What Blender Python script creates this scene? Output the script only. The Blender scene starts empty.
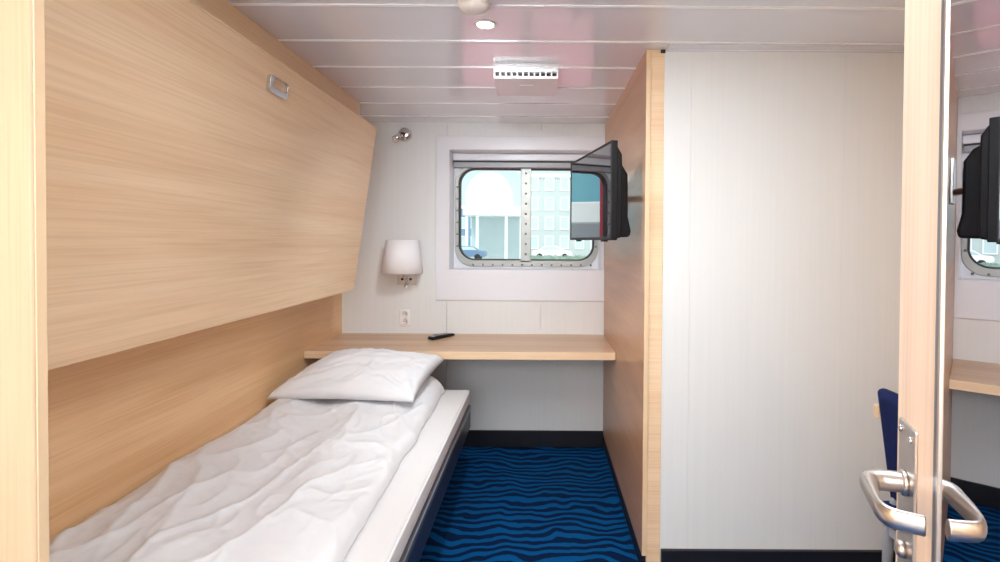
import bpy, bmesh, math, random
from mathutils import Vector, Matrix, noise as mn

random.seed(7)
C = bpy.context.scene.collection
PI = math.pi
H = 1.343            # eye height
CEIL = 2.101
YB = 3.37            # back wall
YW = 2.07            # front of the partition and of the white wall on the right
XL = -1.29           # left wall
XP = 0.411           # partition face


# ---------------------------------------------------------------- materials
def srgb(r, g, b):
    def f(c):
        c /= 255.0
        return c / 12.92 if c <= 0.04045 else ((c + 0.055) / 1.055) ** 2.4
    return (f(r), f(g), f(b), 1.0)


def new_mat(name):
    m = bpy.data.materials.new(name)
    m.use_nodes = True
    nt = m.node_tree
    return m, nt, nt.nodes['Principled BSDF']


def plain(name, col, rough=0.5, metal=0.0, spec=0.5, var=0.04, scale=30.0, bump=0.0):
    m, nt, b = new_mat(name)
    tc = nt.nodes.new('ShaderNodeTexCoord')
    n = nt.nodes.new('ShaderNodeTexNoise')
    n.inputs['Scale'].default_value = scale
    n.inputs['Detail'].default_value = 4
    nt.links.new(tc.outputs['Object'], n.inputs['Vector'])
    mx = nt.nodes.new('ShaderNodeMix')
    mx.data_type = 'RGBA'
    mx.inputs[6].default_value = tuple(c * (1 - var) for c in col[:3]) + (1,)
    mx.inputs[7].default_value = tuple(min(1, c * (1 + var)) for c in col[:3]) + (1,)
    nt.links.new(n.outputs['Fac'], mx.inputs[0])
    nt.links.new(mx.outputs[2], b.inputs['Base Color'])
    b.inputs['Roughness'].default_value = rough
    b.inputs['Metallic'].default_value = metal
    b.inputs['Specular IOR Level'].default_value = spec
    if bump:
        bp = nt.nodes.new('ShaderNodeBump')
        bp.inputs['Strength'].default_value = bump
        bp.inputs['Distance'].default_value = 0.002
        nt.links.new(n.outputs['Fac'], bp.inputs['Height'])
        nt.links.new(bp.outputs['Normal'], b.inputs['Normal'])
    return m


def wood(name, grain, light, mid, dark, rough=0.42, freq=1.0):
    """laminate wood, grain = axis index the fibres run along"""
    m, nt, b = new_mat(name)
    tc = nt.nodes.new('ShaderNodeTexCoord')

    def field(along, across, detail, dist, seed):
        mp = nt.nodes.new('ShaderNodeMapping')
        s = [across] * 3
        s[grain] = along
        mp.inputs['Scale'].default_value = s
        mp.inputs['Location'].default_value = (seed, seed * 1.7, seed * 0.6)
        nt.links.new(tc.outputs['Object'], mp.inputs['Vector'])
        n = nt.nodes.new('ShaderNodeTexNoise')
        n.inputs['Scale'].default_value = 1.0
        n.inputs['Detail'].default_value = detail
        n.inputs['Distortion'].default_value = dist
        nt.links.new(mp.outputs['Vector'], n.inputs['Vector'])
        return n
    big = field(0.55 * freq, 9 * freq, 6, 0.9, 3.1)
    fine = field(2.6 * freq, 170 * freq, 4, 0.15, 9.4)
    ramp = nt.nodes.new('ShaderNodeValToRGB')
    e = ramp.color_ramp.elements
    e[0].position = 0.30
    e[0].color = dark
    e[1].position = 0.72
    e[1].color = light
    k = e.new(0.5)
    k.color = mid
    nt.links.new(big.outputs['Fac'], ramp.inputs['Fac'])
    r2 = nt.nodes.new('ShaderNodeValToRGB')
    r2.color_ramp.elements[0].position = 0.30
    r2.color_ramp.elements[0].color = (0.80, 0.74, 0.67, 1)
    r2.color_ramp.elements[1].position = 0.58
    r2.color_ramp.elements[1].color = (1, 1, 1, 1)
    nt.links.new(fine.outputs['Fac'], r2.inputs['Fac'])
    mx = nt.nodes.new('ShaderNodeMix')
    mx.data_type = 'RGBA'
    mx.blend_type = 'MULTIPLY'
    mx.inputs[0].default_value = 0.5
    nt.links.new(ramp.outputs['Color'], mx.inputs[6])
    nt.links.new(r2.outputs['Color'], mx.inputs[7])
    nt.links.new(mx.outputs[2], b.inputs['Base Color'])
    b.inputs['Roughness'].default_value = rough
    b.inputs['Specular IOR Level'].default_value = 0.35
    return m


def streaked(name, col, rough=0.35, amt=0.022):
    """white laminate with a faint upright grain"""
    m, nt, b = new_mat(name)
    tc = nt.nodes.new('ShaderNodeTexCoord')
    mp = nt.nodes.new('ShaderNodeMapping')
    mp.inputs['Scale'].default_value = (85, 85, 1.6)
    nt.links.new(tc.outputs['Object'], mp.inputs['Vector'])
    n = nt.nodes.new('ShaderNodeTexNoise')
    n.inputs['Scale'].default_value = 1
    n.inputs['Detail'].default_value = 5
    nt.links.new(mp.outputs['Vector'], n.inputs['Vector'])
    r = nt.nodes.new('ShaderNodeValToRGB')
    r.color_ramp.elements[0].position = 0.32
    r.color_ramp.elements[1].position = 0.62
    r.color_ramp.elements[0].color = tuple(c * (1 - amt) for c in col[:3]) + (1,)
    r.color_ramp.elements[1].color = col
    nt.links.new(n.outputs['Fac'], r.inputs['Fac'])
    nt.links.new(r.outputs['Color'], b.inputs['Base Color'])
    b.inputs['Roughness'].default_value = rough
    b.inputs['Specular IOR Level'].default_value = 0.4
    return m


def carpet_mat():
    m, nt, b = new_mat('carpet')
    N, L = nt.nodes, nt.links
    tc = N.new('ShaderNodeTexCoord')
    sep = N.new('ShaderNodeSeparateXYZ')
    L.new(tc.outputs['Object'], sep.inputs[0])

    def nz(sx, sy, detail, loc):
        mp = N.new('ShaderNodeMapping')
        mp.inputs['Scale'].default_value = (sx, sy, 1)
        mp.inputs['Location'].default_value = loc
        L.new(tc.outputs['Object'], mp.inputs['Vector'])
        n = N.new('ShaderNodeTexNoise')
        n.inputs['Scale'].default_value = 1
        n.inputs['Detail'].default_value = detail
        L.new(mp.outputs['Vector'], n.inputs['Vector'])
        return n.outputs['Fac']

    def mth(op, a, bb=None):
        x = N.new('ShaderNodeMath')
        x.operation = op
        for i, v in enumerate((a, bb)):
            if v is None:
                continue
            if isinstance(v, (int, float)):
                x.inputs[i].default_value = v
            else:
                L.new(v, x.inputs[i])
        return x.outputs[0]
    warp = mth('MULTIPLY', mth('SUBTRACT', nz(3.2, 2.4, 2, (1.3, 4.1, 0)), 0.5), 5.0)
    warp2 = mth('MULTIPLY', mth('SUBTRACT', nz(8, 4.0, 2, (7.3, 0.4, 0)), 0.5), 0.9)
    ph = mth('ADD', mth('ADD', mth('MULTIPLY', sep.outputs[1], 1 / 0.057), warp), warp2)
    s = mth('SINE', mth('MULTIPLY', ph, 2 * PI))
    bias = mth('MULTIPLY', mth('SUBTRACT', nz(4.0, 14, 1, (2.2, 8.8, 0)), 0.5), 2.1)
    v = mth('ADD', s, bias)
    r = N.new('ShaderNodeMapRange')
    r.inputs['From Min'].default_value = -0.25
    r.inputs['From Max'].default_value = 0.15
    L.new(v, r.inputs['Value'])
    mx = N.new('ShaderNodeMix')
    mx.data_type = 'RGBA'
    mx.inputs[6].default_value = srgb(0, 88, 150)
    mx.inputs[7].default_value = srgb(6, 36, 72)
    L.new(r.outputs['Result'], mx.inputs[0])
    fz = N.new('ShaderNodeTexNoise')
    fz.inputs['Scale'].default_value = 320
    fz.inputs['Detail'].default_value = 2
    L.new(tc.outputs['Object'], fz.inputs['Vector'])
    mul = N.new('ShaderNodeMix')
    mul.data_type = 'RGBA'
    mul.blend_type = 'MULTIPLY'
    mul.inputs[0].default_value = 0.55
    L.new(mx.outputs[2], mul.inputs[6])
    L.new(fz.outputs['Color'], mul.inputs[7])
    L.new(mul.outputs[2], b.inputs['Base Color'])
    b.inputs['Roughness'].default_value = 0.95
    b.inputs['Specular IOR Level'].default_value = 0.1
    bp = N.new('ShaderNodeBump')
    bp.inputs['Strength'].default_value = 0.5
    bp.inputs['Distance'].default_value = 0.003
    L.new(fz.outputs['Fac'], bp.inputs['Height'])
    L.new(bp.outputs['Normal'], b.inputs['Normal'])
    return m


def glass_mat():
    m = bpy.data.materials.new('window_glass')
    m.use_nodes = True
    nt = m.node_tree
    nt.nodes.clear()
    o = nt.nodes.new('ShaderNodeOutputMaterial')
    t = nt.nodes.new('ShaderNodeBsdfTransparent')
    t.inputs['Color'].default_value = (0.95, 0.985, 0.98, 1)
    g = nt.nodes.new('ShaderNodeBsdfGlossy')
    g.inputs['Roughness'].default_value = 0.0
    fr = nt.nodes.new('ShaderNodeFresnel')
    fr.inputs['IOR'].default_value = 1.15
    mix = nt.nodes.new('ShaderNodeMixShader')
    nt.links.new(fr.outputs[0], mix.inputs[0])
    nt.links.new(t.outputs[0], mix.inputs[1])
    nt.links.new(g.outputs[0], mix.inputs[2])
    nt.links.new(mix.outputs[0], o.inputs['Surface'])
    return m


def emit_mat(name, col, strength):
    m, nt, b = new_mat(name)
    b.inputs['Base Color'].default_value = col
    b.inputs['Emission Color'].default_value = col
    b.inputs['Emission Strength'].default_value = strength
    return m


WL, WM, WD = srgb(243, 216, 183), srgb(239, 208, 172), srgb(232, 197, 159)
M = {}
M['wood_y'] = wood('wood_lengthwise', 1, WL, WM, WD)
M['wood_x'] = wood('wood_crosswise', 0, WL, WM, WD)
M['wood_low'] = wood('wood_lengthwise_deep', 1, srgb(241, 206, 164), srgb(235, 195, 150), srgb(223, 180, 134))
M['wood_desk'] = wood('wood_desk', 0, srgb(222, 190, 158), srgb(212, 178, 145), srgb(198, 160, 126), rough=0.3)
M['wood_part'] = wood('wood_partition', 1, srgb(212, 168, 134), srgb(202, 156, 120), srgb(188, 142, 108), rough=0.3)
M['wood_z'] = wood('wood_upright', 2, srgb(238, 218, 200), srgb(232, 208, 188), srgb(224, 196, 174))
M['wood_post'] = wood('wood_post', 2, srgb(206, 180, 152), srgb(198, 170, 141), srgb(186, 156, 127))
M['edge'] = plain('edge_strip', srgb(228, 198, 160), 0.4, var=0.03)
M['wall'] = streaked('white_laminate', srgb(230, 231, 231))
M['plastic'] = plain('white_plastic', srgb(232, 232, 238), 0.3, var=0.01)
M['ceiling'] = plain('ceiling_panel', srgb(238, 239, 247), 0.2, spec=0.8, var=0.01, scale=3)
for _k, _v in (('Coat Weight', .7), ('Coat Roughness', .12)):
    M['ceiling'].node_tree.nodes['Principled BSDF'].inputs[_k].default_value = _v
M['seam'] = plain('ceiling_joint', srgb(252, 252, 254), 0.3, var=0.0)
M['gap'] = plain('dark_gap', srgb(105, 100, 104), 0.7)
M['carpet'] = carpet_mat()
M['black'] = plain('black_skirting', srgb(26, 25, 32), 0.45)
M['navy'] = plain('navy_rail', srgb(38, 40, 62), 0.35)
M['chrome'] = plain('chrome', srgb(220, 220, 222), 0.12, metal=1.0, var=0.01)
M['steel'] = plain('brushed_steel', srgb(205, 198, 193), 0.34, metal=1.0, var=0.05, scale=80)
M['frame_metal'] = plain('frame_metal', srgb(168, 168, 164), 0.42, metal=0.5, var=0.05)
M['rivet'] = plain('rivet', srgb(120, 116, 112), 0.4, metal=0.6)
M['rubber'] = plain('rubber', srgb(52, 54, 60), 0.6)
M['glass'] = glass_mat()
M['mirror'] = plain('mirror_glass', srgb(226, 226, 230), 0.0, metal=1.0, var=0.0)
M['linen'] = plain('linen', srgb(226, 226, 229), 0.9, spec=0.15, var=0.015, scale=220, bump=0.15)
M['mattress'] = plain('mattress_cloth', srgb(222, 220, 220), 0.9, spec=0.15, var=0.02, scale=160, bump=0.15)
M['tv'] = plain('tv_plastic', srgb(20, 20, 24), 0.45, spec=0.3, var=0.05)
M['screen'] = plain('tv_screen', srgb(16, 15, 19), 0.02, spec=1.0, var=0.0)
for _k, _v in (('Coat Weight', 1.0), ('Coat Roughness', .01), ('Coat IOR', 1.8)):
    M['screen'].node_tree.nodes['Principled BSDF'].inputs[_k].default_value = _v
M['shade'] = plain('lamp_shade', srgb(245, 243, 245), 0.8, var=0.01)
M['white'] = plain('white_gloss', srgb(244, 243, 244), 0.35, var=0.01)
M['cream'] = plain('cream_plastic', srgb(234, 227, 222), 0.4, var=0.02)
M['dark'] = plain('dark_hole', srgb(50, 48, 50), 0.6)
M['trim_metal'] = plain('trim_metal', srgb(128, 128, 136), 0.3, metal=0.7)
M['grey'] = plain('grey_plastic', srgb(168, 170, 176), 0.35)
M['navy_cloth'] = plain('navy_upholstery', srgb(34, 44, 88), 0.9, spec=0.1, var=0.15, scale=260, bump=0.4)
M['lamp'] = emit_mat('lamp_lens', (1.0, 0.93, 0.84, 1), 9)
# outdoors
M['quay'] = plain('quay_asphalt', srgb(168, 172, 170), 0.9, var=0.1, scale=0.4)
M['stone'] = plain('pale_render', srgb(186, 194, 192), 0.8, var=0.05, scale=0.4)
M['stone_blue'] = plain('blue_grey_render', srgb(120, 150, 176), 0.8, var=0.05, scale=0.4)
M['pane'] = plain('building_pane', srgb(192, 208, 210), 0.2, var=0.1, scale=0.5)
M['dome'] = plain('white_membrane', srgb(250, 250, 250), 0.6, var=0.01)
M['car_white'] = plain('white_car_paint', srgb(245, 245, 247), 0.2, var=0.0)
M['car_blue'] = plain('blue_car_paint', srgb(110, 136, 164), 0.2, var=0.0)
M['tyre'] = plain('tyre', srgb(40, 40, 42), 0.8)
M['red'] = plain('red_hull', srgb(206, 44, 70), 0.6, var=0.03, scale=1)
M['hill'] = plain('hazy_hillside', srgb(168, 182, 180), 0.9, var=0.12, scale=0.12)
M['teal'] = plain('teal_glazing', srgb(120, 182, 198), 0.3, var=0.2, scale=0.5)
M['deck'] = plain('faded_red_deck', srgb(196, 128, 136), 0.7, var=0.05, scale=1)
M['leaf'] = plain('leaf', srgb(150, 170, 156), 0.9, var=0.3, scale=2)


# ---------------------------------------------------------------- mesh helpers
def BM():
    return bmesh.new()


def box(bm, x0, x1, y0, y1, z0, z1, mi=0):
    vs = [bm.verts.new(p) for p in ((x0, y0, z0), (x1, y0, z0), (x1, y1, z0), (x0, y1, z0),
                                    (x0, y0, z1), (x1, y0, z1), (x1, y1, z1), (x0, y1, z1))]
    for f in ((0, 3, 2, 1), (4, 5, 6, 7), (0, 1, 5, 4), (1, 2, 6, 5), (2, 3, 7, 6), (3, 0, 4, 7)):
        bm.faces.new([vs[i] for i in f]).material_index = mi


def prism(bm, poly, axis, a, b, mi=0):
    """poly in the plane of the two other axes (in order), extruded a..b along axis"""
    def P(p, t):
        q = list(p)
        q.insert(axis, t)
        return q
    A = [bm.verts.new(P(p, a)) for p in poly]
    B = [bm.verts.new(P(p, b)) for p in poly]
    n = len(poly)
    bm.faces.new(A).material_index = mi
    bm.faces.new(B[::-1]).material_index = mi
    for i in range(n):
        bm.faces.new((A[i], A[(i + 1) % n], B[(i + 1) % n], B[i])).material_index = mi


def ring(bm, outer, inner, axis, a, b):
    def P(p, t):
        q = list(p)
        q.insert(axis, t)
        return q
    n = len(outer)
    oa = [bm.verts.new(P(p, a)) for p in outer]
    ob = [bm.verts.new(P(p, b)) for p in outer]
    ia = [bm.verts.new(P(p, a)) for p in inner]
    ib = [bm.verts.new(P(p, b)) for p in inner]
    for i in range(n):
        j = (i + 1) % n
        bm.faces.new((oa[i], oa[j], ia[j], ia[i]))
        bm.faces.new((ob[j], ob[i], ib[i], ib[j]))
        bm.faces.new((oa[j], oa[i], ob[i], ob[j]))
        bm.faces.new((ia[i], ia[j], ib[j], ib[i]))


def rrect(x0, x1, z0, z1, r, n=8):
    pts = []
    for cx, cz, a0 in ((x1 - r, z1 - r, 0), (x0 + r, z1 - r, PI / 2), (x0 + r, z0 + r, PI), (x1 - r, z0 + r, 1.5 * PI)):
        for k in range(n + 1):
            a = a0 + PI / 2 * k / n
            pts.append((cx + r * math.cos(a), cz + r * math.sin(a)))
    return pts


def frame_from(p, d):
    d = d.normalized()
    up = Vector((0, 0, 1)) if abs(d.z) < 0.95 else Vector((1, 0, 0))
    x = up.cross(d).normalized()
    return x, d.cross(x).normalized()


def tube(bm, pts, rad, n=12, flat=None):
    """sweep; rad a number or per-point list; flat = per-point (rx, ry) ellipse"""
    pts = [Vector(p) for p in pts]
    rings = []
    for i, p in enumerate(pts):
        d = (pts[min(i + 1, len(pts) - 1)] - pts[max(i - 1, 0)])
        x, y = frame_from(p, d)
        if flat:
            rx, ry = flat[i]
        else:
            rx = ry = rad[i] if isinstance(rad, (list, tuple)) else rad
        rings.append([bm.verts.new(p + x * (rx * math.cos(2 * PI * k / n)) + y * (ry * math.sin(2 * PI * k / n)))
                      for k in range(n)])
    for a, b in zip(rings, rings[1:]):
        for k in range(n):
            f = bm.faces.new((a[k], a[(k + 1) % n], b[(k + 1) % n], b[k]))
            f.smooth = True
    bm.faces.new(rings[0][::-1])
    bm.faces.new(rings[-1])


def lathe(bm, prof, c, axis=2, n=32, sgn=1):
    """prof: list of (radius, height along axis)"""
    rings = []
    for r, h in prof:
        rr = []
        for k in range(n):
            a = 2 * PI * k / n
            q = [r * math.cos(a), r * math.sin(a)]
            q.insert(axis, sgn * h)
            rr.append(bm.verts.new(Vector(c) + Vector(q)))
        rings.append(rr)
    for a, b in zip(rings, rings[1:]):
        for k in range(n):
            f = bm.faces.new((a[k], a[(k + 1) % n], b[(k + 1) % n], b[k]))
            f.smooth = True
    bm.faces.new(rings[0][::-1])
    bm.faces.new(rings[-1])


def spline(pts, n=8):
    pts = [Vector(p) for p in pts]
    out = []
    for i in range(len(pts) - 1):
        p0, p1, p2, p3 = pts[max(i - 1, 0)], pts[i], pts[i + 1], pts[min(i + 2, len(pts) - 1)]
        for k in range(n):
            t = k / n
            out.append(0.5 * ((2 * p1) + (p2 - p0) * t + (2 * p0 - 5 * p1 + 4 * p2 - p3) * t * t + (3 * p1 - p0 - 3 * p2 + p3) * t ** 3))
    out.append(pts[-1])
    return out


def obj(name, bm, mat, parent=None, bevel=0.0, loc=None, rot=None, smooth=False, seg=2):
    """links the bmesh (built in world coordinates, or local ones when parent carries the place) as ONE object"""
    bmesh.ops.recalc_face_normals(bm, faces=bm.faces[:])
    me = bpy.data.meshes.new(name)
    bm.to_mesh(me)
    bm.free()
    for m in (mat if isinstance(mat, (list, tuple)) else [mat]):
        me.materials.append(m)
    if smooth:
        for p in me.polygons:
            p.use_smooth = True
    o = bpy.data.objects.new(name, me)
    C.objects.link(o)
    if parent:
        o.parent = parent
    if loc:
        o.location = loc
    if rot:
        o.rotation_euler = rot
    if bevel:
        md = o.modifiers.new('bevel', 'BEVEL')
        md.width = bevel
        md.segments = seg
        md.limit_method = 'ANGLE'
        md.angle_limit = math.radians(40)
        md.harden_normals = False
    return o


def tag(o, label, cat, group=None, kind=None):
    o['label'] = label
    o['category'] = cat
    if group:
        o['group'] = group
    if kind:
        o['kind'] = kind
    return o


def thing(name, label, cat, loc=(0, 0, 0), rot=(0, 0, 0), group=None, kind=None):
    o = bpy.data.objects.new(name, None)
    o.empty_display_size = 0.05
    C.objects.link(o)
    o.location = loc
    o.rotation_euler = rot
    return tag(o, label, cat, group, kind)


def struct(name, bm, mat, label, cat, bevel=0.0):
    return tag(obj(name, bm, mat, bevel=bevel), label, cat, kind='structure')


def dup(root):
    r = root.copy()
    C.objects.link(r)
    for ch in list(root.children):
        c = ch.copy()
        C.objects.link(c)
        c.parent = r
        for g in ch.children:
            d = g.copy()
            C.objects.link(d)
            d.parent = c
    return r


# ================================================================ the room shell
XR, YN = 1.56, -1.1
bm = BM(); box(bm, XL - .1, XR + .1, YN - .1, YB + .02, -0.1, 0)
struct('floor', bm, M['carpet'], 'blue carpet with dark wavy stripes', 'floor')

# ceiling: 30 cm metal planks running across, with light joint strips
bm = BM()
seams = [1.69 + 0.3 * k for k in range(-10, 6)]
edges = [YN - 0.1] + [s for s in seams if s > YN] + [YB + 0.25]
for a, b in zip(edges, edges[1:]):
    box(bm, XL - .1, XR + .1, a + 0.006, b - 0.006, CEIL, CEIL + 0.05, 0)
for s in edges[1:-1]:
    box(bm, XL - .1, XR + .1, s - 0.0035, s + 0.008, CEIL - 0.003, CEIL + 0.05, 1)
    box(bm, XL - .1, XR + .1, s - 0.007, s - 0.0042, CEIL + 0.012, CEIL + 0.05, 2)
box(bm, XL - .1, XR + .1, YN - .1, YB + .25, CEIL + 0.05, CEIL + 0.07, 0)
struct('ceiling', bm, [M['ceiling'], M['seam'], M['gap']], 'glossy grey metal plank ceiling with light joints', 'ceiling')

# back wall in upright panels round the window recess
HX0, HX1, HZ0, HZ1 = -0.605, 0.397, H - 0.197, H + 0.592
bm = BM()
g = 0.001
box(bm, XL, -0.61 - g, YB, YB + .22, 0, CEIL)
box(bm, -0.61 + g, -g, YB, YB + .22, HZ1, CEIL)
box(bm, -0.61 + g, -g, YB, YB + .22, 0, HZ0)
box(bm, g, 0.55, YB, YB + .22, HZ1, CEIL)
box(bm, g, 0.55, YB, YB + .22, 0, HZ0)
box(bm, HX1, 0.55, YB, YB + .22, HZ0, HZ1)
box(bm, -0.61 + g, HX0, YB, YB + .22, HZ0, HZ1)
box(bm, XL, -0.61, YB + .22, YB + .24, 0, CEIL)
box(bm, -0.61, 0.55, YB + .22, YB + .24, HZ1, CEIL)
box(bm, -0.61, 0.55, YB + .22, YB + .24, 0, HZ0)
struct('wall_back', bm, M['wall'], 'white laminate wall with the window', 'wall')

bm = BM(); box(bm, XL - .1, XL, YN, YB + .24, 0, CEIL)
struct('wall_left', bm, M['wood_low'], 'wood clad wall behind the lower bed', 'wall')
bm = BM(); box(bm, XL - .1, XR + .1, YN - .1, YN, 0, CEIL)
struct('wall_front', bm, M['wall'], 'white wall behind the viewer', 'wall')
bm = BM(); box(bm, XR, XR + .1, YN, YB + .24, 0, CEIL)
struct('wall_side', bm, M['wood_low'], 'wood clad side wall hidden behind the open door', 'wall')
bm = BM(); box(bm, .21, XR, -.13, -.03, 0, CEIL)
struct('wall_entry', bm, M['wall'], 'white wall beside the doorway carrying the door hinges', 'wall')

bm = BM()
x = XP + .0745
for x1 in (0.594, 1.2, XR):
    box(bm, x + .0003, x1 - .0003, YW + .004, YW + .06, 0.1, CEIL)
    x = x1
box(bm, XP + .0745, XR, YW + .01, YW + .06, 0, CEIL)
struct('wall_right', bm, M['wall'], 'white panelled wall right of the wooden partition', 'wall')

bm = BM()
box(bm, 0.489, XR, YW - .060, YW + .004, CEIL - 0.003, CEIL)
box(bm, 0.489, XR, YW - .012, YW + .004, CEIL - 0.006, CEIL - 0.003)
struct('trim_1', bm, M['ceiling'], 'ceiling trim above the white panelled wall', 'trim', bevel=.001)
bm = BM(); box(bm, 0.489, XR, YW - .012, YW + .004, 0, 0.107)
struct('baseboard_right', bm, M['black'], 'black skirting under the white panelled wall', 'baseboard', bevel=.002)
bm = BM(); box(bm, XL, XP + .03, YB - .012, YB, 0, 0.107)
struct('baseboard_back', bm, M['black'], 'black skirting below the desk', 'baseboard', bevel=.002)

# wooden partition: cladding sheet, end post, recessed plinth
part = tag(bpy.data.objects.new('wall_partition', None), 'wooden partition carrying the television', 'partition', kind='structure')
C.objects.link(part)
bm = BM(); box(bm, XP, XP + .019, YW - .006, YB, 0.082, CEIL)
obj('panel', bm, M['wood_part'], part, bevel=.0015)
bm = BM(); box(bm, XP + .02, XP + .074, YW, YB, 0.0, CEIL)
obj('end_post', bm, M['wood_x'], part, bevel=.0015)
bm = BM(); box(bm, XP + .0005, XP + .0185, YW - .0085, YW - .006, 0.083, CEIL - .002)
obj('edge_strip', bm, M['edge'], part, bevel=.0008)
bm = BM(); box(bm, XP + .005, XP + .019, YW + .02, YB, 0.0, 0.082)
obj('plinth', bm, M['black'], part)
bm = BM(); box(bm, XP + .058, XP + .076, YW - .004, YW + .002, CEIL - .014, CEIL - .001)
obj('hinge_block', bm, M['dark'], part)

# ---------------------------------------------------------------- window
win = thing('window_1', 'riveted metal ship window in a white recess', 'window', kind='structure')
bm = BM()
o4 = [(-0.682, H - .392), (0.410, H - .392), (0.410, H + .672), (-0.682, H + .672)]
i4 = [(HX0 + .012, HZ0 + .006), (HX1 - .006, HZ0 + .006), (HX1 - .006, HZ1 - .01), (HX0 + .012, HZ1 - .01)]
ring(bm, o4, i4, 1, YB - .012, YB)
obj('surround', bm, M['plastic'], win, bevel=.004)
bm = BM()
h4 = [(HX0, HZ0), (HX1, HZ0), (HX1, HZ1), (HX0, HZ1)]
ring(bm, h4, i4, 1, YB - .001, YB + .20)
obj('reveal', bm, M['plastic'], win)
YF = YB + .165
fo = rrect(-0.585, 0.388, H - .180, H + .508, .12)
fi = rrect(-0.560, 0.362, H - .136, H + .488, .105)
bm = BM()


def rect_like(pts, x0, x1, z0, z1):
    n = len(pts) // 4
    out = []
    for ci, (cx, cz) in enumerate(((x1, z1), (x0, z1), (x0, z0), (x1, z0))):
        out += [(cx, cz)] * n
    return out


def plate_with_hole(bm, x0, x1, z0, z1, hole, y0, y1):
    outer = []
    cx, cz = (x0 + x1) / 2, (z0 + z1) / 2
    for px, pz in hole:
        dx, dz = px - cx, pz - cz
        kx = (x1 - cx) / abs(dx) if abs(dx) > 1e-6 else 1e9
        kz = (z1 - cz) / abs(dz) if abs(dz) > 1e-6 else 1e9
        k = min(kx, kz)
        outer.append((cx + dx * k, cz + dz * k))
    ring(bm, outer, hole, 1, y0, y1)


plate_with_hole(bm, HX0, HX1, HZ0, HZ1, fo, YF + .004, YF + .02)
obj('backing_plate', bm, M['plastic'], win)
bm = BM(); ring(bm, fo, fi, 1, YF - .004, YF + .024)
fr = obj('frame', bm, M['frame_metal'], win, bevel=.003)
fg = rrect(-0.549, 0.351, H - .128, H + .480, .097)
bm = BM(); ring(bm, fi, fg, 1, YF + .006, YF + .05)
obj('gasket', bm, M['rubber'], win)
bm = BM(); ring(bm, rrect(-0.70, 0.50, H - .28, H + .66, .12), rrect(-0.580, 0.385, H - .158, H + .545, .10), 1, YF + .052, YF + .150)
obj('hull_opening', bm, M['red'], win)
bm = BM(); box(bm, -0.139, -0.069, YF - .004, YF + .024, H - .150, H + .494)
mul = obj('mullion', bm, M['frame_metal'], win, bevel=.003)
bm = BM(); box(bm, -0.592, 0.390, YF - .06, YF + .004, H + .532, HZ1 - .012)
obj('blind_cassette', bm, M['plastic'], win, bevel=.006)
bm = BM(); box(bm, -0.59, 0.385, YF - .045, YF + .002, H + .522, H + .532)
obj('blind_slot', bm, M['rubber'], win)
bm = BM(); box(bm, -0.59, 0.388, YF - .05, YF + .003, H + .488, H + .521)
obj('blind_rail', bm, M['grey'], win, bevel=.003)
for x0, x1 in ((-0.556, -0.104), (-0.103, 0.358)):
    bm = BM()
    box(bm, x0, x1, YF + .028, YF + .034, H - .133, H + .485)
    obj('pane', bm, M['glass'], win)


def rivet_bm(x, z):
    bm = BM()
    lathe(bm, [(.0075, 0), (.0072, .002), (.005, .0042), (.001, .005)], (x, YF - .004, z), axis=1, n=10, sgn=-1)
    return bm


for k in range(9):
    obj('rivet', rivet_bm(-0.104, H + .455 - .0685 * k), M['rivet'], mul)
for k in range(13):
    obj('rivet', rivet_bm(-0.46 + .0665 * k, H - .166), M['rivet'], fr)
for k in range(6):
    obj('rivet', rivet_bm(-0.5685, H + .36 - .08 * k), M['rivet'], fr)
for k in range(6):
    obj('rivet', rivet_bm(0.371, H + .36 - .08 * k), M['rivet'], fr)

# ================================================================ left side: end panel, bunk, bed
bm = BM(); box(bm, XL + .002, -0.768, 0.785, 0.807, 0.001, CEIL - .001)
e = tag(obj('end_panel', bm, M['wood_post'], bevel=.004, seg=3), 'pale wooden end panel standing upright along the left edge of the photo', 'panel')
bm = BM(); box(bm, -0.7685, -0.7665, 0.789, 0.8065, 0.003, CEIL - .003)
obj('edge_strip', bm, M['edge'], e, bevel=.0008)

Y0, Y1 = 0.86, 2.88
bm = BM(); box(bm, XL + .001, -1.003, Y0, Y1, 1.93, CEIL - .001)
struct('trim_2', bm, M['wood_y'], 'wooden header strip between folded bunk and ceiling', 'trim', bevel=.002)

bunk = thing('folding_bunk', 'upper bunk bed folded up as a leaning wooden panel on the left wall', 'bunk bed', (XL, Y0, 1.063))
ox, oy, oz = XL, Y0, 1.063
tx, tz, bx_, bz = -0.910, H + .616, -1.036, 1.063
bm = BM()
prism(bm, [(bx_ - ox, 0), (tx - ox, tz - oz), (tx - .03 - ox, tz - oz + .004), (bx_ - .03 - ox, .004)], 1, 0, Y1 - Y0)
pan = obj('panel', bm, M['wood_y'], bunk, bevel=.002)
bm = BM()
prism(bm, [(tx - ox - .0012, tz - oz - .007), (tx - ox + .0008, tz - oz - .007), (tx - ox + .0016, tz - oz + .0006), (tx - .0295 - ox, tz - oz + .0046), (tx - .0295 - ox, tz - oz + .003)], 1, 0, Y1 - Y0)
obj('edge_strip', bm, M['edge'], bunk)  # paler strip paints the highlight along the panel's top edge
bm = BM()
prism(bm, [(.003, .02), (bx_ - .032 - ox, .02), (-1.006 - ox, 1.925 - oz - .06), (-1.006 - ox, 1.925 - oz), (.003, 1.925 - oz)], 1, .01, Y1 - Y0 - .03)
obj('bunk_box', bm, M['wood_low'], bunk)
bm = BM(); box(bm, bx_ - .001 - ox - .03, bx_ - ox + .014, Y1 - Y0 - .020, Y1 - Y0 - .001, .004, .19)
bmesh.ops.transform(bm, matrix=Matrix.Translation((-.018, 0, 0)), verts=bm.verts[:])
obj('end_cleat', bm, M['edge'], bunk, bevel=.002)
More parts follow.
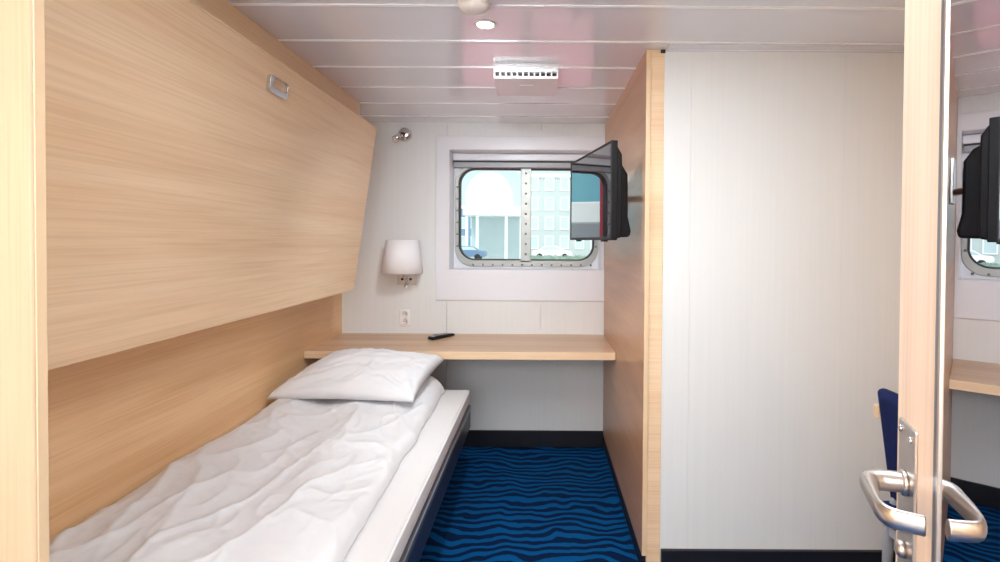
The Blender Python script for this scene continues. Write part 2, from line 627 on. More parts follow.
# recessed pull on the panel
sl = math.atan2(tx - bx_, tz - bz)
lat_z = 0.528 + H
lat_x = tx + (lat_z - tz) * math.tan(sl)
hand = bpy.data.objects.new('latch_handle', None)
bm = BM()
# local frame: x = out of the panel, y = along, z = up the panel
ring(bm, rrect(-.062, .062, -.030, .028, .015), rrect(-.036, .055, -.009, .024, .008), 0, -.001, .013)
lh = obj('latch_handle', bm, M['chrome'], bunk, bevel=.005, seg=3, loc=(lat_x - ox, 1.812 - oy, lat_z - oz), rot=(0, sl, 0))
bpy.data.objects.remove(hand)
# bed
bed = thing('bed', 'single berth with navy side rail and metal trim under the folded bunk', 'bed', (XL, 0.87, 0))
ox, oy = XL, 0.87
XE = -0.385
bm = BM(); box(bm, XE - .025 - ox, XE - ox, 0, 2.0, .305, .425)
rail = obj('side_rail', bm, M['navy'], bed, bevel=.006)
bm = BM(); box(bm, XE - .022 - ox, XE + .003 - ox, .002, 1.998, .405, .430)
obj('metal_trim', bm, M['trim_metal'], bed, bevel=.004)
bm = BM(); box(bm, .006, XE - .026 - ox, 0, 2.0, .36, .418)
obj('bed_base', bm, M['navy'], bed)
bm = BM(); box(bm, .006, XE - .20 - ox, .05, 1.95, 0, .36)
obj('plinth', bm, M['black'], bed)

# mattress
nx, ny = 40, 90


def rounded_slab(x0, x1, y0, y1, z0, z1, r, nx, ny, disp=None):
    """closed slab with rounded sides: grid wrapped over top and bottom"""
    bm = BM()
    prof = []
    for k in range(7):
        a = PI / 2 * k / 6
        prof.append((r * (1 - math.sin(a)), r * (1 - math.cos(a))))   # inset, drop
    # top surface as grid over superellipse corners
    def pos(u, v, top):
        x = x0 + (x1 - x0) * u
        y = y0 + (y1 - y0) * v
        d = min(x - x0, x1 - x, y - y0, y1 - y)
        drop = 0
        if d < r:
            drop = r - math.sqrt(max(0, r * r - (r - d) ** 2))
        z = (z1 - drop) if top else (z0 + drop)
        if top and disp:
            z += disp(x, y) * min(1, d / r)
        return (x, y, z)
    def par(n, L):
        e = r / L
        s = [e * (1 - math.cos(PI / 2 * k / 5)) for k in range(6)]
        m = [e + (1 - 2 * e) * k / n for k in range(1, n)]
        return s + m + [1 - q for q in s[::-1]]
    U, V = par(nx, x1 - x0), par(ny, y1 - y0)
    T = [[bm.verts.new(pos(u, v, True)) for v in V] for u in U]
    B = [[bm.verts.new(pos(u, v, False)) for v in V] for u in U]
    for i in range(len(U) - 1):
        for j in range(len(V) - 1):
            bm.faces.new((T[i][j], T[i + 1][j], T[i + 1][j + 1], T[i][j + 1]))
            bm.faces.new((B[i][j], B[i][j + 1], B[i + 1][j + 1], B[i + 1][j]))
    def wall(a, b):
        for k in range(len(a) - 1):
            bm.faces.new((a[k], b[k], b[k + 1], a[k + 1]))
    wall(T[0], B[0]); wall(T[-1], B[-1])
    wall([t[0] for t in T], [t[0] for t in B]); wall([t[-1] for t in T], [t[-1] for t in B])
    return bm


MZ = 0.520
mo = (XL + .45, 1.87, .419)
bm = rounded_slab(XL + .008, XE - .004, .875, 2.868, .433, MZ, .022, 30, 60,
                  lambda x, y: -.002 + .002 * mn.noise((x * 6, y * 9, 1)) + .001 * mn.noise((x * 20, y * 30, 4)))
mat_o = tag(obj('mattress', bm, M['mattress'], smooth=True), 'thin white mattress lying on the navy bed base', 'mattress')
bm = BM()
pts = [(XE - .006, .90 + (2.845 - .90) * k / 40, .507) for k in range(41)]
tube(bm, pts, .004, 6)
obj('piping', bm, M['linen'], mat_o)


# duvet
def ridge(p):
    return 1 - abs(mn.noise(p)) * 2


def duvet_bm():
    bm = BM()
    y0, y1 = .93, 2.80
    NX, NY = 130, 230
    rows = []

    def xr(y):
        t = (y - 1.3) / 1.5
        return -.502 - .012 * t + .012 * mn.noise((0, y * 5, 3)) + .006 * mn.noise((0, y * 16, 8))

    def thick(u, y):
        t = (y - y0) / (y1 - y0)
        far = max(0, (y - 2.25) / .5)
        th = .050 + .012 * (1 - u) + .045 * min(1, far) ** 1.3
        # pressed flat under the pillow
        px_ = (-.62 - (XL + (-.51 - XL) * u)) / .12
        py_ = (y - 2.46) / .12
        k = max(0, min(1, px_)) * max(0, min(1, py_))
        return th * (1 - .78 * k)

    def crease(a, b, w):
        """a sharp-crested fold field: 0..1"""
        q = mn.noise((a, b, w))
        return math.exp(-abs(q) * 7.0)

    def fold(x, y):
        q = (x + 1.28) / .8                       # 0 at the wall, 1 at the open edge
        wx = x + .05 * mn.noise((x * 3, y * 2.2, 21)) + .02 * mn.noise((x * 9, y * 7, 23))
        wy = y + .05 * mn.noise((x * 3, y * 3, 31))
        f = .020 * mn.noise((wx * 5.5 + wy * .9, wy * 1.1, 5.5)) * (1.35 - .8 * q)
        f += .017 * (crease(wx * 4.2 + wy * 1.3, wy * 1.3, 2.7) - .3) * (1.2 - .5 * q)
        f += .010 * (crease(wx * 6.0 - wy * 1.8, wy * 2.3 + wx, 8.1) - .3)
        f += .006 * (crease(wx * 10 + wy * 5, wy * 5 - wx * 3, 12.4) - .3)
        f += .004 * (crease(wx * 17 - wy * 11, wy * 9 + wx * 5, 16.4) - .3) * (.5 + mn.noise((x * 2.5, y * 2.5, 40)))
        f += .0015 * mn.noise((x * 42, y * 42, 2))
        return f

    for j in range(NY + 1):
        v = j / NY
        y = y0 + (y1 - y0) * v
        row = []
        R = xr(y)
        Lx = XL + .006
        endf = min(1, min(v, 1 - v) / .03)
        for i in range(NX + 1):
            u = i / NX
            us = u
            x = Lx + (R - Lx) * us
            th = thick(u, y)
            d_r = (R - x)
            rr = th * .9
            k = 1.0
            if d_r < rr:
                k = math.sqrt(max(0, 1 - (1 - d_r / rr) ** 2))
            d_l = x - Lx
            kl = 1.0
            if d_l < .09:
                kl = .35 + .65 * math.sin(PI / 2 * d_l / .09)
            ke = math.sqrt(max(0, 1 - (1 - endf) ** 2))
            z = MZ + .004 + (th * k * kl) * ke + fold(x, y) * min(1, th / .05) * min(1, k + .05) * kl * endf
            z = max(z, MZ + .007)
            # slack edge puckers along the right side
            row.append((x, y + .010 * mn.noise((x * 6, y * 6, 14)), z))
        rows.append(row)
    T = [[bm.verts.new(p) for p in r] for r in rows]
    B = [[bm.verts.new((p[0], p[1], MZ + .004)) for p in (r[0], r[-1])] for r in rows]
    for a, b in zip(T, T[1:]):
        for i in range(NX):
            bm.faces.new((a[i], a[i + 1], b[i + 1], b[i]))
    for j in range(NY):
        bm.faces.new((B[j][0], B[j][1], B[j + 1][1], B[j + 1][0]))
        bm.faces.new((B[j][0], T[j][0], T[j + 1][0], B[j + 1][0]))
        bm.faces.new((B[j][1], B[j + 1][1], T[j + 1][-1], T[j][-1]))
    bm.faces.new(T[0] + [B[0][1], B[0][0]])
    bm.faces.new(T[-1] + [B[-1][1], B[-1][0]])
    return bm


tag(obj('duvet', duvet_bm(), M['linen'], smooth=True), 'rumpled white duvet spread over the mattress along the wall', 'duvet')


# pillow
def pillow_bm():
    bm = BM()
    FL, FR = Vector((-1.272, 2.40, .600)), Vector((-.572, 2.345, .606))
    BR, BL = Vector((-.512, 2.765, .705)), Vector((-1.115, 2.785, .715))
    N = 70
    T, B = [], []
    for i in range(N + 1):
        u = -1 + 2 * i / N
        ta, ba = [], []
        for j in range(N + 1):
            v = -1 + 2 * j / N
            # concave outline between pointed corners
            uu = u * (1 - .055 * (1 - v * v) * abs(u))
            vv = v * (1 - .060 * (1 - u * u) * abs(v))
            a, b = (uu + 1) / 2, (vv + 1) / 2
            p = FL.lerp(FR, a).lerp(BL.lerp(BR, a), b)
            f = max(0, (1 - u ** 2)) ** .36 * max(0, (1 - v ** 2)) ** .36
            w = 0
            if f > 0:
                # creases radiating from the corners and a few across
                for cu, cv in ((-1, -1), (1, -1), (1, 1), (-1, 1)):
                    du, dv = u - cu, v - cv
                    r = math.hypot(du, dv)
                    an = math.atan2(dv, du)
                    w += .012 * math.exp(-r * 1.3) * (ridge((an * 6 + cu, r * .8, cv * 3)) - .4)
                q = mn.noise((u * 2, v * 2, 5))
                w += .009 * (ridge((u * 2.2 + v * 1.5 + q, v * 2.4 - u, 2.2)) - .6)
                w += .005 * (ridge((u * 5 - v * 3 + q, v * 3, 6.2)) - .6)
            hump = .098 + .012 * mn.noise((u * 1.2, v * 1.2, 9))
            ta.append(bm.verts.new(p + Vector((0, 0, hump * f + w * min(1, f * 2)))))
            if i in (0, N) or j in (0, N):
                ba.append(ta[-1])
            else:
                ba.append(bm.verts.new(p - Vector((0, 0, .004 * f))))
        T.append(ta)
        B.append(ba)
    for i in range(N):
        for j in range(N):
            bm.faces.new((T[i][j], T[i + 1][j], T[i + 1][j + 1], T[i][j + 1]))
            q = (B[i][j], B[i][j + 1], B[i + 1][j + 1], B[i + 1][j])
            try:
                bm.faces.new(q)
            except ValueError:
                pass
    return bm


tag(obj('pillow', pillow_bm(), M['linen'], smooth=True), 'white pillow lying at the head of the bed by the desk', 'pillow')

# ================================================================ desk and small things
bm = BM(); box(bm, XL + .001, XP - .001, 2.825, YB - .001, .692, .735)
dk = tag(obj('wall_desk', bm, M['wood_desk'], bevel=.002), 'wooden desk shelf spanning the wall below the window', 'desk')
bm = BM(); box(bm, XL + .002, XP - .002, 2.8225, 2.826, .693, .734)
obj('edge_strip', bm, M['wood_x'], dk, bevel=.001)

rc = thing('remote_control', 'slim dark remote control lying on the desk shelf', 'remote control', (-.615, 3.225, .7355), (0, 0, math.radians(57)))
bm = BM()
prism(bm, [(-.085, 0), (.085, 0), (.088, .010), (.06, .015), (-.05, .019), (-.083, .016), (-.089, .008)], 1, -.021, .021)
rb = obj('body', bm, M['tv'], rc, bevel=.004, seg=3)
bm = BM(); prism(bm, [(-.080, .0175), (-.05, .0200), (.058, .0160), (.058, .0148), (-.05, .0185), (-.080, .016)], 1, -.0165, .0165)
obj('silver_face', bm, M['grey'], rc)
for i in range(6):
    for j in (-1, 0, 1):
        bm = BM(); lathe(bm, [(.0036, 0), (.0036, .0022), (.002, .003)], (-.055 + .019 * i, .0105 * j, .0192 - .00036 * (19 * i) * .1 - .0003 * i), n=8)
        obj('button', bm, M['dark'], rb)

rc.scale = (1.12, 1.12, 1.25)

# wall lamp
lp = thing('wall_lamp', 'wall lamp with white fabric shade left of the window', 'lamp', (-.868, YB, H - .23))
bm = BM()
n = 40


def shade_pt(a, t, off=0):
    wx = .128 + (.100 - .128) * t
    wy = .105 + (.085 - .105) * t
    return (wx * math.cos(a) * (1 - off), -.115 + wy * math.sin(a) * (1 - off), .208 * t + .02)


rings = [[bm.verts.new(shade_pt(2 * PI * k / n, t, off)) for k in range(n)] for t, off in ((0, 0), (.5, 0), (1, 0), (1, .04), (.5, .04), (0, .04))]
for a, b in zip(rings, rings[1:] + rings[:1]):
    for k in range(n):
        bm.faces.new((a[k], a[(k + 1) % n], b[(k + 1) % n], b[k])).smooth = True
obj('shade', bm, M['shade'], lp)
bm = BM(); box(bm, -.060, .062, -.014, 0, -.060, .055)
bk = obj('bracket', bm, M['steel'], lp, bevel=.003)
bm = BM(); tube(bm, spline([(.002, -.012, -.012), (.004, -.05, -.016), (.006, -.10, 0), (.006, -.115, .06)], 6), .009, 12)
obj('arm', bm, M['chrome'], lp)
bm = BM(); lathe(bm, [(.008, 0), (.010, .004), (.010, .036), (.015, .038), (.015, .050), (.010, .054)], (.004, -.034, -.022), n=16, sgn=-1)
obj('turn_switch', bm, M['chrome'], lp)
for sx in (-1, 1):
    bm = BM(); lathe(bm, [(.009, 0), (.009, .003), (.006, .005)], (.027 * sx, -.014, -.024), axis=1, n=14, sgn=-1)
    obj('screw_cap', bm, M['dark'], bk)

# power outlet
ou = thing('power_outlet', 'small white double socket on the wall above the desk', 'socket', (-.878, YB, H - .505))
bm = BM(); box(bm, -.036, .036, -.011, 0, -.052, .052)
pl = obj('cover_plate', bm, M['white'], ou, bevel=.004)
for s in (-1, 1):
    bm = BM(); lathe(bm, [(.021, 0), (.021, .0015), (.0165, .0016), (.0165, .0002), (.001, .0001)], (0, -.0112, .024 * s), axis=1, n=24, sgn=-1)
    so = obj('socket', bm, M['cream'], ou)
    for k in (-1, 1):
        bm = BM(); lathe(bm, [(.0028, 0), (.0028, .0012)], (.0075 * k, -.0115, .024 * s), axis=1, n=10, sgn=-1)
        obj('pin_hole', bm, M['dark'], so)

# reading spotlight
sp = thing('reading_light', 'small chrome spotlight high on the wall beside the bunk', 'light', (-.883, YB, H + .678))
bm = BM(); lathe(bm, [(.046, 0), (.046, .006), (.040, .018), (.026, .027), (.012, .030)], (0, 0, 0), axis=1, n=28, sgn=-1)
obj('base', bm, M['chrome'], sp)
bm = BM(); tube(bm, spline([(0, -.025, 0), (-.004, -.055, -.002), (-.016, -.075, -.016)], 6), .008, 10)
obj('joint', bm, M['dark'], sp)
bm = BM()
pts = [Vector((-.010, -.060, -.010)), Vector((-.022, -.078, -.028)), Vector((-.036, -.100, -.050))]
tube(bm, pts, [.013, .019, .023], 18)
hd = obj('head', bm, M['chrome'], sp)
bm = BM(); tube(bm, [Vector((-.0362, -.1003, -.0503)), Vector((-.0368, -.1012, -.0512))], .018, 18)
obj('lens', bm, M['cream'], hd)

# ---------------------------------------------------------------- television
TL, TR = Vector((.153, 2.685)), Vector((.279, 2.062))
mid = (TL + TR) / 2
ang = math.atan2((TL - TR).x * -1, (TL - TR).y)      # turn about z
tv = thing('television', 'black flat television angled out from the wooden partition', 'television',
           (mid.x, mid.y, H + .003), (0, 0, ang))
# local: y along the screen, x = out of the back
W2, TH = .3185, .396
bm = BM(); ring(bm, [(-W2, 0), (W2, 0), (W2, TH), (-W2, TH)], [(-W2 + .009, .013), (W2 - .009, .013), (W2 - .009, TH - .010), (-W2 + .009, TH - .010)], 0, -.004, .024)
obj('bezel', bm, M['tv'], tv, bevel=.003)
bm = BM(); box(bm, -.001, .020, -W2 + .008, W2 - .008, .012, TH - .009)
obj('screen', bm, M['screen'], tv)
bm = BM()
prism(bm, [(.020, .006), (.020, TH - .012), (.032, TH - .024), (.048, TH - .050), (.050, TH - .09), (.050, .05), (.046, .010)], 1, -W2 + .016, W2 - .010)
obj('back_housing', bm, M['tv'], tv, bevel=.008, seg=3)
bm = BM()
prism(bm, [(.046, .012), (.046, TH - .050), (.090, TH - .075), (.116, TH - .115), (.118, .10), (.132, .040), (.126, .014)], 1, -W2 + .125, W2 - .10)
obj('rear_cover', bm, M['tv'], tv, bevel=.010, seg=3)
for yy in (-.2, .2):
    bm = BM(); box(bm, .0, .018, yy - .02, yy + .02, -.006, .004)
    obj('foot_tab', bm, M['tv'], tv, bevel=.001)
bm = BM(); box(bm, .115, .125, -.06, .06, .14, .27)
obj('mount_plate', bm, M['steel'], tv, bevel=.002)
# arm to the partition, in local coordinates
inv = Matrix.Rotation(-ang, 3, 'Z')


def tvl(x, y, z):
    v = inv @ Vector((x - mid.x, y - mid.y, 0))
    return (v.x, v.y, z - (H + .003))


bm = BM(); tube(bm, [tvl(XP - .01, 2.53, H + .20), tvl(.375, 2.47, H + .20)] + [(.122, 0.0, .197)], .014, 12)
obj('mount_arm', bm, M['steel'], tv)
bm = BM()
for a in (0,):
    vs = []
    for (x, y, z) in ((XP - .012, 2.50, 1.50), (XP - .001, 2.50, 1.50), (XP - .001, 2.60, 1.50), (XP - .016, 2.60, 1.50),
                      (XP - .012, 2.50, 1.68), (XP - .001, 2.50, 1.68), (XP - .001, 2.60, 1.68), (XP - .016, 2.60, 1.68)):
        vs.append(bm.verts.new(tvl(x, y, z)))
    for f in ((0, 3, 2, 1), (4, 5, 6, 7), (0, 1, 5, 4), (1, 2, 6, 5), (2, 3, 7, 6), (3, 0, 4, 7)):
        bm.faces.new([vs[i] for i in f])
obj('wall_bracket', bm, M['steel'], tv, bevel=.002)

# ================================================================ ceiling fittings
dl = thing('downlight', 'lit recessed round downlight in the ceiling', 'ceiling light', (-.2, 1.835, CEIL))
bm = BM(); lathe(bm, [(.040, 0), (.040, .003), (.034, .006), (.029, .004), (.028, -.001)], (0, 0, 0), n=36, sgn=-1)
obj('trim_ring', bm, M['white'], dl)
bm = BM(); lathe(bm, [(.0275, .001), (.0275, .0035), (.02, .0045), (.001, .005)], (0, 0, 0), n=32, sgn=-1)
obj('lens', bm, M['lamp'], dl)

sd = thing('smoke_detector', 'beige domed smoke detector on the ceiling at the top edge', 'smoke detector', (-.213, 1.63, CEIL))
bm = BM(); lathe(bm, [(.055, 0), (.055, .010), (.052, .022), (.047, .026)], (0, 0, 0), n=36, sgn=-1)
obj('base', bm, M['cream'], sd)
bm = BM(); lathe(bm, [(.047, .024), (.047, .034), (.040, .044), (.022, .051), (.001, .052)], (0, 0, 0), n=36, sgn=-1)
obj('cap', bm, M['cream'], sd)

vt = thing('ceiling_vent', 'white square air vent with slotted front hanging from the ceiling', 'vent', (-.071, 2.435, CEIL))
bm = BM()
w, d, h = .141, .139, .046
# box with eleven front openings: back part, top/bottom lips and bars
box(bm, -w, w, -d + .03, d, -h, 0)
box(bm, -w, w, -d, -d + .03, -h, -h + .010)
box(bm, -w, w, -d, -d + .03, -.017, 0)
body = obj('housing', bm, M['white'], vt)
for k in range(12):
    xx = -w + (2 * w - .006) * k / 11
    bm = BM(); box(bm, xx, xx + .006, -d, -d + .03, -h + .010, -.017)
    obj('grille_bar', bm, M['white'], vt)
bm = BM(); box(bm, -w + .003, w - .003, -d + .022, -d + .0295, -h + .010, -.017)
obj('dark_recess', bm, M['dark'], vt)  # dark sheet, colours in the shade inside the slots
bm = BM(); box(bm, -.03, .03, -.035, .02, -h - .002, -h)
obj('cover_clip', bm, M['white'], vt, bevel=.001)

# ================================================================ open door with mirror (right edge)
A = math.radians(19.9)
Dd = .179
TILT = 0.0
door = thing('door_1', 'open wooden door with mirror and lever handle', 'door',
             ((Dd - TILT * H) * math.cos(A), -(Dd - TILT * H) * math.sin(A), 0), (0, TILT, -A), kind='structure')
# local: x = normal (away from the viewer's side), y = along the door, h = -x
T1 = .680
bm = BM(); box(bm, 0, .040, .05, T1, .012, 2.03)
obj('leaf', bm, M['wood_z'], door, bevel=.002)
bm = BM(); box(bm, -.002, .002, .10, .552, .2, 2.0)
obj('mirror', bm, M['mirror'], door)
bm = BM()
box(bm, -.004, .001, .548, .553, .19, 2.01)
obj('mirror_trim', bm, M['steel'], door, bevel=.001)
bm = BM(); box(bm, -.003, .001, .5535, .563, .19, 2.01)
obj('mirror_edging', bm, M['trim_metal'], door, bevel=.001)
zs = H - .251
bm = BM(); box(bm, -.003, .001, .6115, .6640, zs - .17, zs + .062)
lk = obj('lock_plate', bm, M['steel'], door, bevel=.002)
for y, z in ((.6545, zs + .052), (.6225, zs + .050), (.6545, zs - .112), (.6225, zs - .155), (.6545, zs - .155)):
    bm = BM(); lathe(bm, [(.0038, 0), (.0038, .0016), (.001, .0028)], (-.003, y, z), axis=0, n=12, sgn=-1)
    obj('screw', bm, M['chrome'], lk)
bm = BM(); lathe(bm, [(.0085, 0), (.0085, .005), (.006, .008)], (-.003, .6375, zs - .070), axis=0, n=18, sgn=-1)
obj('lock_knob', bm, M['steel'], door)
bm = BM(); lathe(bm, [(.0132, 0), (.0132, .003), (.0115, .005)], (-.003, .6375, zs), axis=0, n=24, sgn=-1)
obj('rosette', bm, M['steel'], door)
path = spline([(-.002, .6375, zs), (-.015, .6375, zs), (-.029, .6365, zs - .0005), (-.0375, .6295, zs - .001), (-.0400, .6135, zs - .002), (-.0415, .5905, zs - .003),
               (-.0410, .5735, zs - .004), (-.0360, .5620, zs - .004), (-.026, .5575, zs - .004), (-.010, .5545, zs - .004)], 6)
fl = []
for i in range(len(path)):
    t = i / (len(path) - 1)
    if t < .25:
        fl.append((.0105, .0105))
    else:
        q = min(1, (t - .25) / .35)
        fl.append((.0105 - .0060 * q, .0105 - .0008 * q))
bm = BM(); tube(bm, path, 0, 20, flat=fl)
obj('lever_handle', bm, M['steel'], door, bevel=.0015, seg=2)

# ================================================================ chair behind the door
ch = thing('upholstered_chair', 'navy upholstered chair with wooden frame half hidden by the open door', 'chair', (1.15, 1.55, 0))
lean = -.14
bm = rounded_slab(0, .38, -.215, .215, .40, .47, .025, 16, 16)
obj('seat', bm, M['navy_cloth'], ch, smooth=True)
bm = rounded_slab(-.20, .20, 0, .375, 0, .055, .025, 16, 20, lambda x, y: .008 * math.cos(x * 7) * math.cos((y - .19) * 6))
# stand it up: x stays across (world y), y becomes height, z becomes thickness
Rm = Matrix(((0, 0, 1), (1, 0, 0), (0, 1, 0))).to_4x4()
bmesh.ops.transform(bm, matrix=Matrix.Translation((.03, 0, .475)) @ Matrix.Rotation(lean, 4, 'Y') @ Rm, verts=bm.verts[:])
obj('backrest', bm, M['navy_cloth'], ch, smooth=True)
for s in (-1, 1):
    bm = BM(); tube(bm, [(.02, .19 * s, .0), (.03, .19 * s, .42), (.045, .17 * s, .50), (.040, .17 * s, .62)], [.013, .018, .014, .010], 10)
    obj('leg', bm, M['grey'], ch)
    bm = BM(); tube(bm, [(.36, .19 * s, .0), (.35, .19 * s, .41)], [.013, .018], 10)
    obj('leg', bm, M['grey'], ch)
bm = BM(); box(bm, .02, .37, -.19, .19, .36, .40)
obj('seat_frame', bm, M['grey'], ch, bevel=.004)
for q in (-1, 1):
    bm = BM(); box(bm, -.018, .024, .198 * q - .012, .198 * q + .012, .752, .796)
    obj('frame_cap', bm, M['wood_x'], ch, bevel=.004)

# ================================================================ outside the window
GZ = -.70
bm = BM(); box(bm, -60, 80, 8, 160, GZ - .3, GZ)
tag(obj('ground', bm, M['quay']), 'pale quay outside the window', 'ground', kind='structure')


bm = BM()
nxh = 60
top = [(-90 + 4 * k, 30 + 9 * mn.noise((k * .17, 2, 0)) + 3 * mn.noise((k * .7, 5, 0))) for k in range(nxh)]
for (xa, za), (xb, zb) in zip(top, top[1:]):
    lo = [bm.verts.new((x_, 125, GZ)) for x_ in (xa, xb)]
    hi = [bm.verts.new((x_, 150, z_)) for x_, z_ in ((xb, zb), (xa, za))]
    bk_ = [bm.verts.new((x_, 190, GZ)) for x_ in (xa, xb)]
    bm.faces.new((lo[0], lo[1], hi[0], hi[1]))
    bm.faces.new((hi[1], hi[0], bk_[1], bk_[0]))
bmesh.ops.remove_doubles(bm, verts=bm.verts[:], dist=.01)
tag(obj('hillside', bm, M['hill'], smooth=True), 'pale hazy hillside behind the buildings outside', 'hill', kind='structure')


def building(name, label, x0, x1, y, dpt, zt, mat, nx, nz, w, h, z_first, dz, loc=None):
    b = thing(name, label, 'building', ((x0 + x1) / 2, y, GZ))
    cx = (x0 + x1) / 2
    bm = BM(); box(bm, x0 - cx, x1 - cx, 0, dpt, 0, zt - GZ)
    obj('wall', bm, mat, b)
    bm = BM(); box(bm, x0 - cx - .3, x1 - cx + .3, -.3, dpt + .3, zt - GZ, zt - GZ + .5)
    obj('cornice', bm, M['dome'], b)
    for i in range(nx):
        for k in range(nz):
            xx = x0 - cx + (x1 - x0) * (i + .5) / nx
            zz = z_first + dz * k
            bm = BM()
            ring(bm, [(xx - w / 2 - .12, zz - .12), (xx + w / 2 + .12, zz - .12), (xx + w / 2 + .12, zz + h + .12), (xx - w / 2 - .12, zz + h + .12)],
                 [(xx - w / 2, zz), (xx + w / 2, zz), (xx + w / 2, zz + h), (xx - w / 2, zz + h)], 1, -.12, .02)
            f = obj('window', bm, M['dome'], b)
            bm = BM(); box(bm, xx - w / 2, xx + w / 2, -.04, .02, zz, zz + h)
            obj('pane', bm, M['pane'], f)
    return b


building('apartment_building', 'pale tall facade with rows of windows seen through the right pane', -2.2, 16, 78, 12, 10.8, M['stone'], 8, 4, 1.1, 1.7, .9, 2.9)
building('office_building', 'blue grey building at the left edge of the left window pane', -22, -9.6, 84, 10, 6.4, M['stone_blue'], 6, 2, 1.2, 1.6, 1.0, 3.0)

pv = thing('domed_pavilion', 'white domed pavilion on columns seen through the left pane', 'building', (-5.6, 60, GZ))
bm = BM(); box(bm, -3.0, 3.9, -3, 4, 4.75, 5.75)
obj('roof_slab', bm, M['dome'], pv, bevel=.1)
bm = BM()
lathe(bm, [(2.6, 5.7), (2.75, 6.6), (2.6, 7.8), (2.1, 8.9), (1.3, 9.6), (.02, 9.9)], (-.4, 0, 0), n=36)
obj('dome', bm, M['dome'], pv)
for xx in (-2.6, -1.45, 1.75, 3.4):
    bm = BM(); lathe(bm, [(.2, 0), (.16, .2), (.16, 4.6), (.22, 4.76)], (xx, -2.6, 0), n=14)
    obj('column', bm, M['dome'], pv)
bm = BM(); box(bm, -2.6, 3.5, 1.0, 3.5, 0, 4.75)
obj('glazed_wall', bm, M['pane'], pv)


def car(name, label, loc, rz, paint, group=None):
    c = thing(name, label, 'car', loc, (0, 0, rz))
    prof = [(-2.2, .35), (-2.25, .75), (-2.1, .95), (-1.5, 1.0), (-.9, 1.40), (.5, 1.45), (1.2, 1.02), (2.0, .88), (2.2, .65), (2.2, .35)]
    bm = BM(); prism(bm, prof, 1, -.85, .85)
    obj('body', bm, paint, c, bevel=.08, seg=3)
    bm = BM(); prism(bm, [(-1.35, 1.03), (-.88, 1.34), (.45, 1.38), (1.02, 1.04)], 1, -.865, .865)
    obj('side_window', bm, M['pane'], c)
    for xx in (-1.4, 1.35):
        for s in (-1, 1):
            bm = BM(); lathe(bm, [(.2, -.1), (.32, -.09), (.32, .09), (.2, .1)], (xx, .78 * s, .32), axis=1, n=20)
            obj('wheel', bm, M['tyre'], c)
    return c


car('parked_car', 'white car parked on the quay behind the right window pane', (1.25, 58, GZ), 0, M['car_white'])
car('parked_car', 'small dark blue car at lower left of the left pane', (-7.9, 54, GZ), PI, M['car_blue'])

# clipped hedge in front of the white car
bm = BM()
bmesh.ops.create_grid(bm, x_segments=2, y_segments=2, size=.01)
bm.clear()
for k in range(700):
    px, py, pz = random.uniform(-1.2, 5.2), random.uniform(-.5, .5), random.uniform(.05, .55)
    s = random.uniform(.08, .16)
    m4 = Matrix.Translation((px, py, pz)) @ Matrix.Rotation(random.uniform(0, 6), 4, Vector((random.random(), random.random(), random.random() + .1))) @ Matrix.Scale(s, 4)
    vs = [bm.verts.new(m4 @ Vector(p)) for p in ((-1, 0, 0), (0, -.5, .1), (1, 0, 0), (0, .5, .1))]
    bm.faces.new(vs)
box(bm, -1.2, 5.2, -.35, .35, 0, .42)
hg = obj('hedge', bm, M['leaf'], loc=(0, 52, GZ))
tag(hg, 'low green hedge in front of the white car outside', 'hedge')

# ferry moored further along the quay, mirrored in the television
sh = thing('moored_ferry', 'white ferry with teal glazed upper deck outside, mirrored in the television', 'ship', (-20, 25, GZ))
bm = BM()
hull = [(-13, -4), (9, -4), (13, 0), (9, 4), (-13, 4)]
A_ = [bm.verts.new((x * .95, y * .85, .0)) for x, y in hull]
B_ = [bm.verts.new((x, y, 2.89)) for x, y in hull]
bm.faces.new(A_); bm.faces.new(B_[::-1])
for i in range(5):
    bm.faces.new((A_[i], A_[(i + 1) % 5], B_[(i + 1) % 5], B_[i]))
obj('hull', bm, M['grey'], sh, bevel=.05)
bm = BM(); prism(bm, [(x * .99, y * .98) for x, y in hull], 2, 2.89, 3.88)
obj('bulwark', bm, M['dome'], sh, bevel=.05)
bm = BM(); box(bm, -12, 8, -3.4, 3.4, 3.88, 8.6)
obj('glazed_deck', bm, M['teal'], sh)
for k in range(8):
    bm = BM(); box(bm, -12 + 2.8 * k, -11.75 + 2.8 * k, -3.55, -3.3, 3.88, 8.6)
    obj('mullion', bm, M['dome'], sh)
bm = BM(); box(bm, -12, 8, -3.5, -3.38, 5.3, 5.45)
obj('rail', bm, M['dome'], sh)
bm = BM(); box(bm, -12.5, 8.5, -3.8, 3.8, 8.6, 9.0)
obj('roof', bm, M['dome'], sh, bevel=.05)

bm = BM(); box(bm, -30, 30, YB + .8, 15, GZ, GZ + .06)
tag(obj('deck', bm, M['deck']), 'red painted deck below the window outside', 'deck', kind='structure')

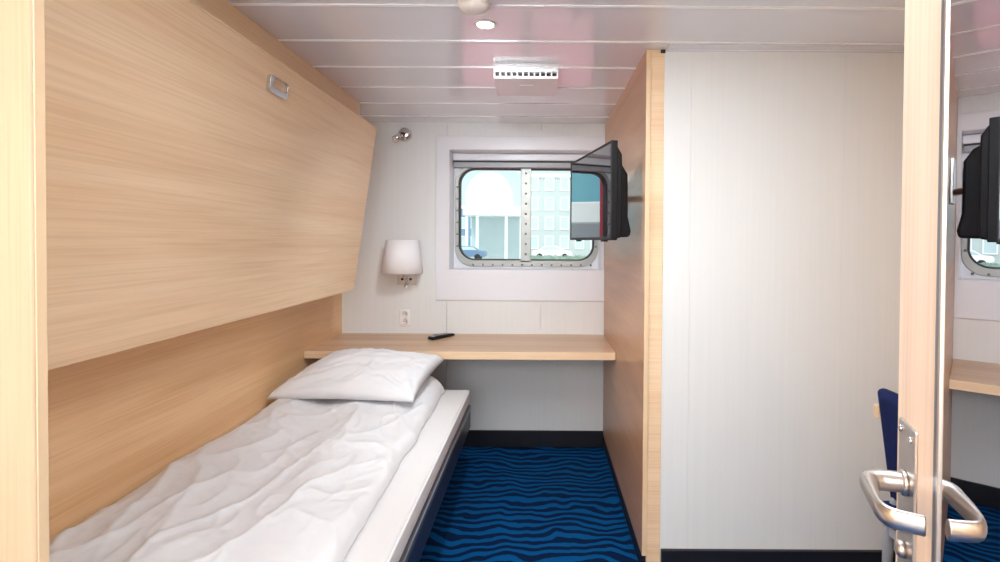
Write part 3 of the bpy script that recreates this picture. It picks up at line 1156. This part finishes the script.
# ================================================================ light
w = bpy.data.worlds.new('sky')
bpy.context.scene.world = w
w.use_nodes = True
nt = w.node_tree
bg = nt.nodes['Background']
bg.inputs['Color'].default_value = (0.90, 0.97, 1.0, 1)
bg.inputs['Strength'].default_value = 1.15


def lamp(name, kind, loc, rot, power, col=(1, 1, 1), **kw):
    l = bpy.data.lights.new(name, kind)
    l.energy = power
    l.color = col
    for k, v in kw.items():
        setattr(l, k, v)
    o = bpy.data.objects.new(name, l)
    C.objects.link(o)
    o.location = loc
    o.rotation_euler = rot
    return o


lamp('downlight_beam', 'SPOT', (-.2, 1.835, CEIL - .012), (math.radians(42), 0, math.radians(-4)), 46, (.90, .965, 1), spot_size=math.radians(125), spot_blend=1, shadow_soft_size=.07)
lamp('overhead_fill', 'AREA', (.38, .95, CEIL - .02), (0, 0, 0), 13, (.88, .955, 1), shape='RECTANGLE', size=.9, size_y=.6)  # unseen fill light, added to brighten the bed and walls
# added unseen fill light, bounced off the white wall behind the viewer
lamp('bounce_fill', 'AREA', (-.55, -.45, CEIL - .05), (math.radians(-50), 0, 0), 66, (.88, .955, 1), shape='RECTANGLE', size=1.2, size_y=.15)
lamp('daylight_sun', 'SUN', (0, 30, 40), (math.radians(40), math.radians(-18), 0), 1.0, (1, .98, .95), angle=math.radians(8))

# ================================================================ camera
cam = bpy.data.cameras.new('camera')
co = bpy.data.objects.new('camera', cam)
C.objects.link(co)
co.location = (0, 0, H)
Rc = Matrix.Rotation(math.radians(90 - .92), 3, 'X') @ Matrix.Rotation(math.radians(.34), 3, 'Z')
co.rotation_euler = Rc.to_euler()
cam.sensor_width = 36
cam.lens = 36 * 520 / 1000
cam.shift_x = -.041
cam.shift_y = -.0321
cam.clip_start = .02
cam.clip_end = 400
sc = bpy.context.scene
sc.camera = co
sc.view_settings.view_transform = 'Standard'
sc.view_settings.look = 'None'
sc.view_settings.exposure = 0.76
sc.view_settings.gamma = 1
sc.view_settings.use_curve_mapping = False
sc.cycles.use_denoising = True
sc.cycles.max_bounces = 12
sc.cycles.diffuse_bounces = 6
